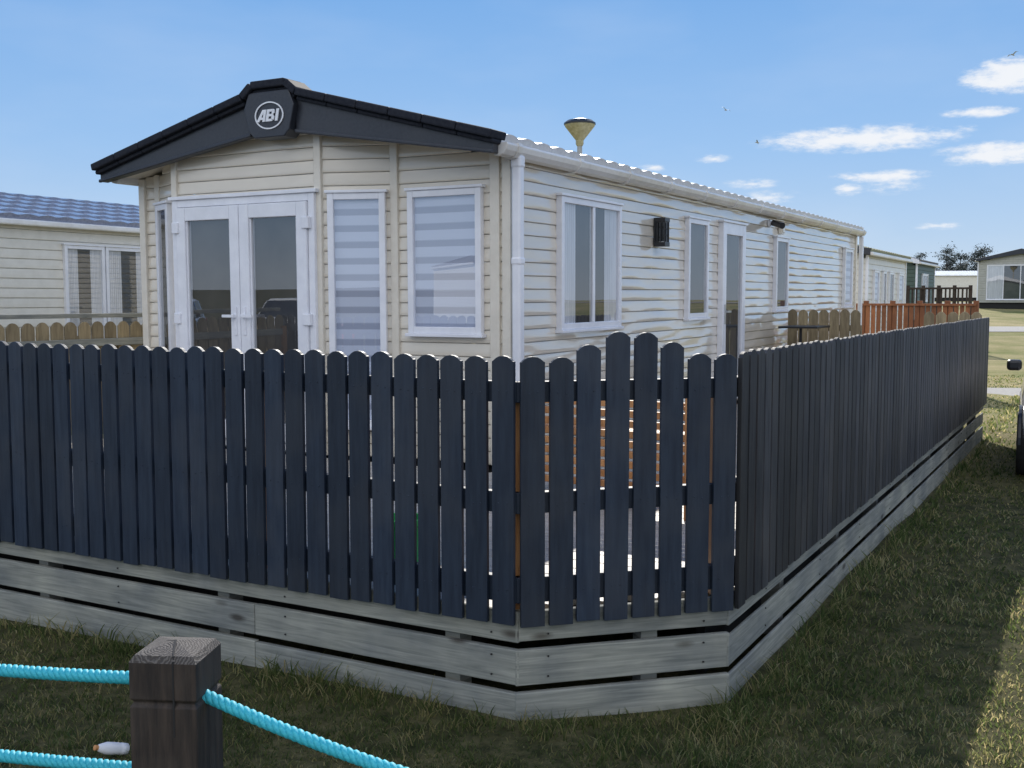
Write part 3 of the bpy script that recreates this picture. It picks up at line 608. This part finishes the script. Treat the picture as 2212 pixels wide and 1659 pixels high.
# ------------------------------------------------------------ deck furniture
e=empty('garden_bench',(*W2(-1.25,-1.25),.393),ROT,'orange stained slatted garden bench standing on the deck','bench')
b=MB()
for k in range(9): b.box(-.03,.0,-.62,.62,.14+k*.058,.14+k*.058+.04)
b.obj('backrest','orange',e,bevel=.004)
b=MB()
for k in range(5): b.box(.03+k*.09,.10+k*.09,-.6,.6,.42,.445)
b.obj('seat','orange',e,bevel=.004)
for x_,y_,h_ in((-.07,-.62,.68),(-.07,.58,.68),(.42,-.62,.6),(.42,.58,.6)):
    b=MB(); b.box(x_,x_+.045,y_,y_+.045,0,h_); b.obj('leg','orange',e,bevel=.004)
for y_ in(-.63,.57):
    b=MB(); b.box(-.06,.5,y_,y_+.065,.6,.63); b.obj('armrest','orange',e,bevel=.004)
e=empty('plant_pot',(*W2(-2.9,-1.05),.393),0,'bright green tapered plastic plant pot on the deck','pot')
b=MB(); b.rev([(.075,0),(.10,.2),(.112,.2),(.112,.225),(.1,.225),(.095,.19)],n=24); b.obj('pot','plgreen',e,smooth=False)
b=MB(); b.rev([(.09,.18),(.03,.2)],n=16); b.obj('soil','skirtc',e)
e=empty('garden_table',(*W2(6.7,-.45),.393),ROT,'small dark pedestal table on the deck','table')
b=MB(); b.box(-.25,.45,-.26,.22,.86,.885); b.obj('table_top','black',e,bevel=.005)
b=MB(); b.box(-.015,.015,-.015,.015,0,.86); b.box(-.2,.2,-.2,.2,0,.03); b.obj('pedestal','black',e)
# ------------------------------------------------------------ street lamp
e=empty('street_lamp',(1.19,19.3,0),0,'grey post lamp with tapered bowl and dark cap','street lamp')
b=MB(); b.tube([(0,0,-.05),(0,0,4.35)],[.055,.045],14); b.obj('post','grey',e,smooth=True)
b=MB(); b.rev([(.05,4.3),(.07,4.34),(.07,4.40),(.26,4.64),(.27,4.67)],n=28); b.obj('lamp_bowl','bulb',e,smooth=False)
b=MB(); b.rev([(.28,4.67),(.28,4.70),(.22,4.745),(.08,4.775),(.02,4.78)],n=28); b.obj('lamp_cap','black',e)
# ------------------------------------------------------------ bollard + ropes
px,py=-.635,2.0; gz=float(g(np.array(px),np.array(py)))
e=empty('timber_bollard',(px,py,gz),math.radians(-5.5),'dark square timber post with weathered cracked top','post',)
HT=.958-gz
b=MB(); w=.064
def ring(w,z): return [(-w,-w,z),(w,-w,z),(w,w,z),(-w,w,z)]
rs=[(w,-.1),(w,HT-.105),(w-.005,HT-.100),(w-.005,HT-.096),(w,HT-.091),(w,HT-.022)]
vs=[];fs=[]
for ww,z in rs: vs+=ring(ww,z)
for i in range(len(rs)-1):
    for k in range(4): fs.append((i*4+k,i*4+(k+1)%4,(i+1)*4+(k+1)%4,(i+1)*4+k))
b.add(vs,fs); b.obj('shaft','oldpost',e,bevel=.0025)
b=MB(); vs=ring(w,HT-.022)+ring(w-.008,HT-.010)+[(0,0,HT+.002)]
b.add(vs,[(k,(k+1)%4,4+(k+1)%4,4+k) for k in range(4)]+[(4+k,4+(k+1)%4,8) for k in range(4)]); b.obj('cap','endgrain',e)
b=MB()
for (x0,y0,x1,y1,t_) in((.0,.0,.02,-.060,.0022),(0,0,-.045,.02,.0012)):
    dd=Vector((x1-x0,y1-y0)).normalized(); nn=Vector((-dd.y,dd.x))*t_; zz=HT+.0005
    b.box8([(x0-nn.x,y0-nn.y,zz-.02),(x0+nn.x,y0+nn.y,zz-.02),(x1+nn.x*.4,y1+nn.y*.4,zz-.025),(x1-nn.x*.4,y1-nn.y*.4,zz-.025),(x0-nn.x,y0-nn.y,zz+.0025),(x0+nn.x,y0+nn.y,zz+.0025),(x1+nn.x*.4,y1+nn.y*.4,zz-.0090),(x1-nn.x*.4,y1-nn.y*.4,zz-.0090)])
b.box(.019,.022,-w-.0008,-w+.01,HT-.16,HT-.018)
b.obj('crack','skirtc',e)
def rope(p0,p1,sag,label):
    p0=Vector(p0);p1=Vector(p1); mb=MB(); d=(p1-p0)
    Ls=d.length; side=Vector((-d.y,d.x,0)).normalized(); pitch=.042
    n=int(Ls/.005)
    for st in range(3):
        path=[]
        for i in range(n+1):
            f=i/n; c_=p0+d*f-Vector((0,0,sag*4*f*(1-f))); a=2*math.pi*(f*Ls/pitch)+st*2*math.pi/3
            path.append(c_+side*math.cos(a)*.0068+Vector((0,0,1))*math.sin(a)*.0068)
        mb.tube(path,.0066,7)
    o=mb.obj('rope','rope',None,smooth=True); tag(o,label,'rope','ropes strung between timber posts'); return o
dirr=Vector((.955,-.296,0)); base=Vector((px,py,0))
rope(base+dirr*.055+Vector((0,0,.862)),base+dirr*1.75+Vector((0,0,.81)),.12,'twisted cyan rope sagging down from the dark post')
rope(base-dirr*.055+Vector((0,0,.880)),base-dirr*1.75+Vector((0,0,.895)),.035,'twisted cyan rope strung level from the dark post')
rope(base-dirr*.055+Vector((0,0,.70)),base-dirr*1.75+Vector((0,0,.71)),.03,'lower twisted cyan rope strung from the dark post')
rope(base+dirr*.055+Vector((0,0,.68)),base+dirr*1.75+Vector((0,0,.62)),.13,'lower twisted cyan rope strung from the dark post')
# ------------------------------------------------------------ bottle
e=empty('plastic_bottle',(-1.45,3.80,float(g(np.array(-1.45),np.array(3.8)))+.04),0,'discarded clear white bottle with orange cap lying on grass','bottle')
e.rotation_euler=(math.radians(70),0,math.radians(-40)); e.scale=(.65,.65,.65)
b=MB(); b.rev([(.01,-.1),(.032,-.098),(.034,-.06),(.031,-.05),(.034,-.04),(.034,.03),(.02,.075),(.013,.085)],n=20); b.obj('bottle_body','curtain',e,smooth=True)
b=MB(); b.rev([(.015,.085),(.015,.102),(.004,.103)],n=16); b.obj('bottle_cap','orange',e)
# ------------------------------------------------------------ cars
def car(loc,rot,paint,label,group='parked cars'):
    z=float(g(np.array(loc[0]),np.array(loc[1])))
    e=empty('parked_car',(loc[0],loc[1],z),rot,label,'car',group)
    st=[(2.08,.62,.38,.60),(2.0,.76,.30,.72),(1.75,.84,.24,.80),(1.2,.87,.22,.90),(.8,.88,.22,.96),(0,.88,.22,.97),(-1.2,.88,.22,.99),(-1.8,.85,.24,1.0),(-2.02,.78,.30,.96),(-2.1,.66,.40,.85)]
    b=MB(); vs=[];fs=[]
    for x,w,zb_,zt_ in st:
        h=zt_-zb_; half=[(0,zb_),(w*.86,zb_),(w*.97,zb_+.12*h),(w,zb_+.45*h),(w*.97,zb_+.8*h),(w*.88,zt_),(w*.45,zt_+.025),(0,zt_+.03)]
        vs+=[(x,-y,zz) for y,zz in half]+[(x,y,zz) for y,zz in half[-2:0:-1]]
    m=14
    for i in range(len(st)-1):
        for k in range(m): fs.append((i*m+k,i*m+(k+1)%m,(i+1)*m+(k+1)%m,(i+1)*m+k))
    fs+=[tuple(range(m)),tuple(range((len(st)-1)*m,len(st)*m))]
    b.add(vs,fs); o=b.obj('body',paint,e,smooth=True); s_=o.modifiers.new('s','SUBSURF'); s_.levels=1; s_.render_levels=2
    lo=[(1.05,.70),(.55,.80),(-1.3,.80),(-1.95,.70)]; hi=[(.30,.56),(.1,.62),(-1.2,.62),(-1.6,.56)]
    vs=[(x,-y,.93) for x,y in lo]+[(x,y,.93) for x,y in lo[::-1]]+[(x,-y,1.42) for x,y in hi]+[(x,y,1.42) for x,y in hi[::-1]]
    b=MB(); b.add(vs,[(i,(i+1)%8,(i+1)%8+8,i+8) for i in range(8)]+[tuple(range(8)),tuple(range(8,16))]); b.obj('windows','carglass',e,bevel=.02)
    b=MB(); vs=[(x,-y*1.02,1.41) for x,y in hi]+[(x,y*1.02,1.41) for x,y in hi[::-1]]+[(x*.93,-y*.85,1.475) for x,y in hi]+[(x*.93,y*.85,1.475) for x,y in hi[::-1]]
    b.add(vs,[(i,(i+1)%8,(i+1)%8+8,i+8) for i in range(8)]+[tuple(range(8)),tuple(range(8,16))])
    for sg in(-1,1):
        for (x0,x1,x2,x3) in((1.05,1.12,.30,.38),(-.35,-.25,-.4,-.3),(-1.95,-1.6,-1.6,-1.35)):
            y0=.80 if -1.3<x0<.9 else .71; y1=.625 if -1.3<x2<.2 else .575
            b.box8([(x0,sg*(y0-.01),.94),(x1,sg*(y0-.01),.94),(x1,sg*(y0+.012),.94),(x0,sg*(y0+.012),.94),(x2,sg*(y1-.01),1.42),(x3,sg*(y1-.01),1.42),(x3,sg*(y1+.012),1.42),(x2,sg*(y1+.012),1.42)])
    b.obj('roof',paint,e,bevel=.01)
    for x in(1.32,-1.30):
        for sg in(-1,1):
            w=empty('wheel',(x,sg*.78,.315),0,parent=e)
            t=MB(); t.rev([(.20,-.10),(.29,-.10),(.315,-.07),(.315,.07),(.29,.10),(.20,.10)],axis='y',n=32); t.obj('tyre','rubber',w)
            t=MB(); t.rev([(.02,-.105),(.06,-.10),(.2,-.09),(.205,-.1),(.205,.1),(.2,.09),(.06,.10),(.02,.105)],axis='y',n=10); t.obj('rim','metal',w)
            b=MB(); b.rev([(.345,-.012),(.345,.012)],c=(x,sg*.855,.33),axis='y',n=32); b.obj('wheel_arch','black',e)
    for sg in(-1,1):
        b=MB(); b.box(.58,.70,min(sg*.86,sg*1.0),max(sg*.86,sg*1.0),.97,1.08); b.obj('door_mirror','black',e,bevel=.03)
        b=MB(); b.box(1.86,2.03,min(sg*.48,sg*.76),max(sg*.48,sg*.76),.58,.71); b.obj('headlight','carglass',e,bevel=.03)
        b=MB(); b.box(-2.09,-1.95,min(sg*.52,sg*.79),max(sg*.52,sg*.79),.68,.88); b.obj('tail_light','lampred',e,bevel=.03)
    b=MB(); b.box(2.0,2.11,-.5,.5,.36,.52); b.obj('grille','black',e,bevel=.02)
    b=MB(); b.box(-2.12,-1.98,-.6,.6,.32,.46); b.obj('rear_bumper','black',e,bevel=.02)
    return e
car((6.24,11.2),math.radians(180+64.5),'carwhite','white hatchback with black door mirrors parked on grass')
car((-25.4,-.3),math.radians(35),'carwhite','white hatchback parked across the road')
car((-26.6,3.0),math.radians(25),'carblue','blue hatchback parked across the road')
car((-12,-9),math.radians(20),'carred','red hatchback parked across the road')
# ------------------------------------------------------------ trees
def leafmat(name,a,b_):
    m=bpy.data.materials.new(name); m.use_nodes=True; N,L=nt(m); bs=N['Principled BSDF']; bs.inputs['Roughness'].default_value=.8
    ge=N.new('ShaderNodeNewGeometry'); r=N.new('ShaderNodeValToRGB'); r.color_ramp.elements[0].color=(*a,1); r.color_ramp.elements[1].color=(*b_,1)
    L.new(ge.outputs['Random Per Island'],r.inputs[0]); L.new(r.outputs[0],bs.inputs['Base Color']); return m
M['leaf']=leafmat('pine_needles',(.04,.055,.05),(.10,.12,.11))
def pine(x,y,H):
    z=float(g(np.array(float(x)),np.array(float(y)))); e=empty('pine_tree',(x,y,z-.3),random.uniform(0,6),'tall dark pine tree with open rounded crown','tree','row of distant pine trees')
    b=MB(); b.tube([(0,0,0),(.1,0,H*.4),(-.1,.1,H*.75),(0,0,H*.97)],[.22,.16,.10,.03],8)
    cl=[]
    for k in range(16):
        h=random.uniform(.25,.98)*H; a=random.uniform(0,6.28); rr=random.uniform(.4,1)*(H*.22)*(1.15-abs(h/H-.62)*1.4)
        q=(math.cos(a)*rr,math.sin(a)*rr,h+random.uniform(0,.3)); b.tube([(0,0,h-.4),q],[.06,.02],5); cl.append(q)
    b.obj('trunk','oldpost',e)
    c=MB()
    for q in cl+[(0,0,H*.95)]:
        R=random.uniform(.09,.15)*H
        for i in range(90):
            v=Vector((random.gauss(0,1),random.gauss(0,1),random.gauss(0,.6))); p=Vector(q)+v*R*.5; s=random.uniform(.10,.24)
            d1=Vector((random.uniform(-1,1),random.uniform(-1,1),random.uniform(-.5,.5))).normalized()*s; d2=d1.cross(Vector((random.uniform(-1,1),random.uniform(-1,1),1))).normalized()*s*.6
            c.add([p-d1,p+d2,p+d1,p-d2],[(0,1,2,3)])
    c.obj('crown','leaf',e,recalc=False)
hs=[6.2,7.0,9.8,8.0,6.8,9.2,10.6,9.0,7.4,10.0,10.8,8.2,7.0]
for i in range(13): pine(81.0+i*.95+random.uniform(-.4,.4),215+random.uniform(-8,8),hs[i])
b=MB()
for i in range(9000):
    x=random.uniform(70,110); y=random.uniform(200,212); z=float(1.5+random.random()**1.3*4.4); s=random.uniform(.15,.4)
    d1=Vector((random.uniform(-1,1),random.uniform(-1,1),random.uniform(-.5,.5))).normalized()*s; d2=d1.cross(Vector((0.3,.2,1))).normalized()*s*.7; p=Vector((x,y,z)); b.add([p-d1,p+d2,p+d1,p-d2],[(0,1,2,3)])
o=b.obj('scrub','leaf',None,recalc=False); o['kind']='stuff'; o['label']='low dark scrub at the edge of the field'; o['category']='bushes'
# ------------------------------------------------------------ gulls
for (az,el,dist,ro) in((11.0,9.6,110,.4),(12.6,7.95,130,1.2),(24.4,11.4,120,2.2)):
    a=math.radians(az); el=math.radians(el); b=MB()
    b.tube([(0,-.25,0),(0,-.15,.0),(0,.05,.0),(0,.2,0),(0,.3,0)],[.01,.05,.07,.04,.01],8)
    for sg in(-1,1): b.add([(0,-.08,.03),(0,.1,.03),(sg*.35,.12,.16),(sg*.62,.0,.05),(sg*.35,-.02,.15)],[(0,1,2,4),(4,2,3)])
    o=b.obj('seagull','grey',None,recalc=False); o.location=(dist*math.sin(a)*math.cos(el),dist*math.cos(a)*math.cos(el),1.6+dist*math.sin(el)); o.rotation_euler=(.2,.3,ro); tag(o,'grey seagull gliding in the open sky','bird','gulls in flight')
# ------------------------------------------------------------ world
SUNAZ=math.radians(5); SUNEL=math.radians(32.5)
w=bpy.data.worlds.new('World'); scene.world=w; w.use_nodes=True; N=w.node_tree.nodes; Lk=w.node_tree.links
STR=.12
bg=N['Background']; bg.inputs[1].default_value=STR
sky=N.new('ShaderNodeTexSky'); sky.sky_type='NISHITA'; sky.sun_disc=False; sky.sun_elevation=SUNEL; sky.sun_rotation=SUNAZ; sky.air_density=1.0; sky.dust_density=0.0; sky.ozone_density=3.0
tc=N.new('ShaderNodeTexCoord'); sx=N.new('ShaderNodeSeparateXYZ'); Lk.new(tc.outputs['Generated'],sx.inputs[0])
def mth(op,a,b=None):
    m=N.new('ShaderNodeMath'); m.operation=op
    for i,v in enumerate((a,b)):
        if v is None: continue
        if isinstance(v,(int,float)): m.inputs[i].default_value=v
        else: Lk.new(v,m.inputs[i])
    return m.outputs[0]
def mixc(f,a,b):
    m=N.new('ShaderNodeMix'); m.data_type='RGBA'
    for i,v in((0,f),(6,a),(7,b)):
        if isinstance(v,(int,float)): m.inputs[i].default_value=v
        elif isinstance(v,tuple): m.inputs[i].default_value=v
        else: Lk.new(v,m.inputs[i])
    return m.outputs[2]
az=mth('ARCTAN2',sx.outputs[0],sx.outputs[1]); el=mth('ARCSINE',sx.outputs[2])
rp=N.new('ShaderNodeValToRGB'); Lk.new(mth('DIVIDE',el,math.pi/2),rp.inputs[0]); e=rp.color_ramp.elements
e[0].position=0; e[0].color=(.55,.67,.83,1); e[1].position=1; e[1].color=(.05,.16,.48,1)
for p_,c_ in((.035,(.45,.61,.84)),(.085,(.32,.53,.85)),(.17,(.195,.42,.80)),(.4,(.08,.25,.64))):
    x=e.new(p_); x.color=(*c_,1)
grad=N.new('ShaderNodeVectorMath'); grad.operation='SCALE'; Lk.new(rp.outputs[0],grad.inputs[0]); grad.inputs['Scale'].default_value=1/STR
skyc=mixc(.08,grad.outputs[0],sky.outputs[0])
cb=N.new('ShaderNodeCombineXYZ'); Lk.new(az,cb.inputs[0]); Lk.new(el,cb.inputs[1])
clouds=[(24.2,10.5,2.6,1.1,1.1),(23.0,8.9,2.2,.34,.9),(17.6,7.95,5.8,.80,1.0),(23.9,6.95,3.3,.7,1.1),(18.6,6.1,3.0,.40,.85),(17.1,5.5,.9,.4,.9),(19.2,5.6,2.0,.5,.5),(10.4,7.2,1.1,.3,.75),(12.3,5.9,1.7,.34,.65),(21.4,3.6,1.5,.24,.6),(13.3,5.2,1.8,.5,.5),(7.3,6.8,1.0,.25,.5),(22.4,8.2,1.0,.25,.5)]
acc=None
for a,e_,wx,wy,st in clouds:
    s_=N.new('ShaderNodeVectorMath'); s_.operation='SUBTRACT'; Lk.new(cb.outputs[0],s_.inputs[0]); s_.inputs[1].default_value=(math.radians(a),math.radians(e_),0)
    q=N.new('ShaderNodeVectorMath'); q.operation='MULTIPLY'; Lk.new(s_.outputs[0],q.inputs[0]); q.inputs[1].default_value=(1/math.radians(wx),1/math.radians(wy),1)
    l=N.new('ShaderNodeVectorMath'); l.operation='LENGTH'; Lk.new(q.outputs[0],l.inputs[0])
    v=mth('MULTIPLY',mth('MAXIMUM',mth('SUBTRACT',1.0,l.outputs['Value']),0.0),st)
    acc=v if acc is None else mth('MAXIMUM',acc,v)
mp=N.new('ShaderNodeMapping'); mp.inputs['Scale'].default_value=(42,120,1); Lk.new(cb.outputs[0],mp.inputs[0])
nz=N.new('ShaderNodeTexNoise'); nz.inputs['Scale'].default_value=1; nz.inputs['Detail'].default_value=7; nz.inputs['Roughness'].default_value=.66; Lk.new(mp.outputs[0],nz.inputs['Vector'])
v=mth('ADD',acc,mth('MULTIPLY',mth('SUBTRACT',nz.outputs[0],.5),2.0))
gate=mth('MINIMUM',mth('MULTIPLY',acc,3.5),1.0)
mr=N.new('ShaderNodeMapRange'); mr.interpolation_type='SMOOTHSTEP'; mr.inputs[1].default_value=.0; mr.inputs[2].default_value=.85; Lk.new(v,mr.inputs[0])
dens=mth('MULTIPLY',mr.outputs[0],gate)
mp2=N.new('ShaderNodeMapping'); mp2.inputs['Scale'].default_value=(3,9,1); Lk.new(cb.outputs[0],mp2.inputs[0])
nz2=N.new('ShaderNodeTexNoise'); nz2.inputs['Scale'].default_value=1.3; nz2.inputs['Detail'].default_value=4; Lk.new(mp2.outputs[0],nz2.inputs['Vector'])
haze=N.new('ShaderNodeMapRange'); haze.inputs[1].default_value=.45; haze.inputs[2].default_value=.85; haze.inputs[4].default_value=.16; Lk.new(nz2.outputs[0],haze.inputs[0])
dens=mth('MAXIMUM',dens,haze.outputs[0])
col=mixc(dens,skyc,(.88/STR,.91/STR,.96/STR,1))
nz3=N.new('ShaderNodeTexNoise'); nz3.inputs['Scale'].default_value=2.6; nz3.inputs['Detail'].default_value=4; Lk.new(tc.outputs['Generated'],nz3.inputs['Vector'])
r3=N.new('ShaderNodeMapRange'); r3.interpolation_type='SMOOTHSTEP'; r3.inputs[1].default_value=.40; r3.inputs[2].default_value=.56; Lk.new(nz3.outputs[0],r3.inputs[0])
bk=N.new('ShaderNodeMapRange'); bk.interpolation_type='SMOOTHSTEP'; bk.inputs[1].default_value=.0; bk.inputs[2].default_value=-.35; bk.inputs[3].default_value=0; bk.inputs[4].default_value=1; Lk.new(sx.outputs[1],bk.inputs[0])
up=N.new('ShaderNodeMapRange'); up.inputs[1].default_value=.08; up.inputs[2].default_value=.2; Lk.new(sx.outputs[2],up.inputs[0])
rear_fill=mth('MULTIPLY',mth('MULTIPLY',r3.outputs[0],bk.outputs[0]),up.outputs[0])  # unseen bright cloud bank behind camera, added to lift light on shaded walls
col=mixc(rear_fill,col,(1.6/STR,1.62/STR,1.68/STR,1))
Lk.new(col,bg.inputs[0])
w.cycles.sampling_method='MANUAL'; w.cycles.sample_map_resolution=512
sd=bpy.data.lights.new('sun','SUN'); sd.energy=5.0; sd.angle=math.radians(.53); sd.color=(1,.95,.87)
so=bpy.data.objects.new('sun',sd); COL.objects.link(so)
dv=Vector((math.sin(SUNAZ)*math.cos(SUNEL),math.cos(SUNAZ)*math.cos(SUNEL),math.sin(SUNEL))); so.rotation_euler=dv.to_track_quat('Z','Y').to_euler(); so.location=(0,0,20)
# camera
cd=bpy.data.cameras.new('camera'); cd.lens=38.05; cd.sensor_width=36; cd.clip_end=6000; cd.clip_start=.05
co=bpy.data.objects.new('camera',cd); COL.objects.link(co); co.location=(0,0,1.6); co.rotation_euler=(math.radians(90-4.43),0,0); scene.camera=co
scene.view_settings.view_transform='Standard'; scene.view_settings.look='None'; scene.view_settings.exposure=0
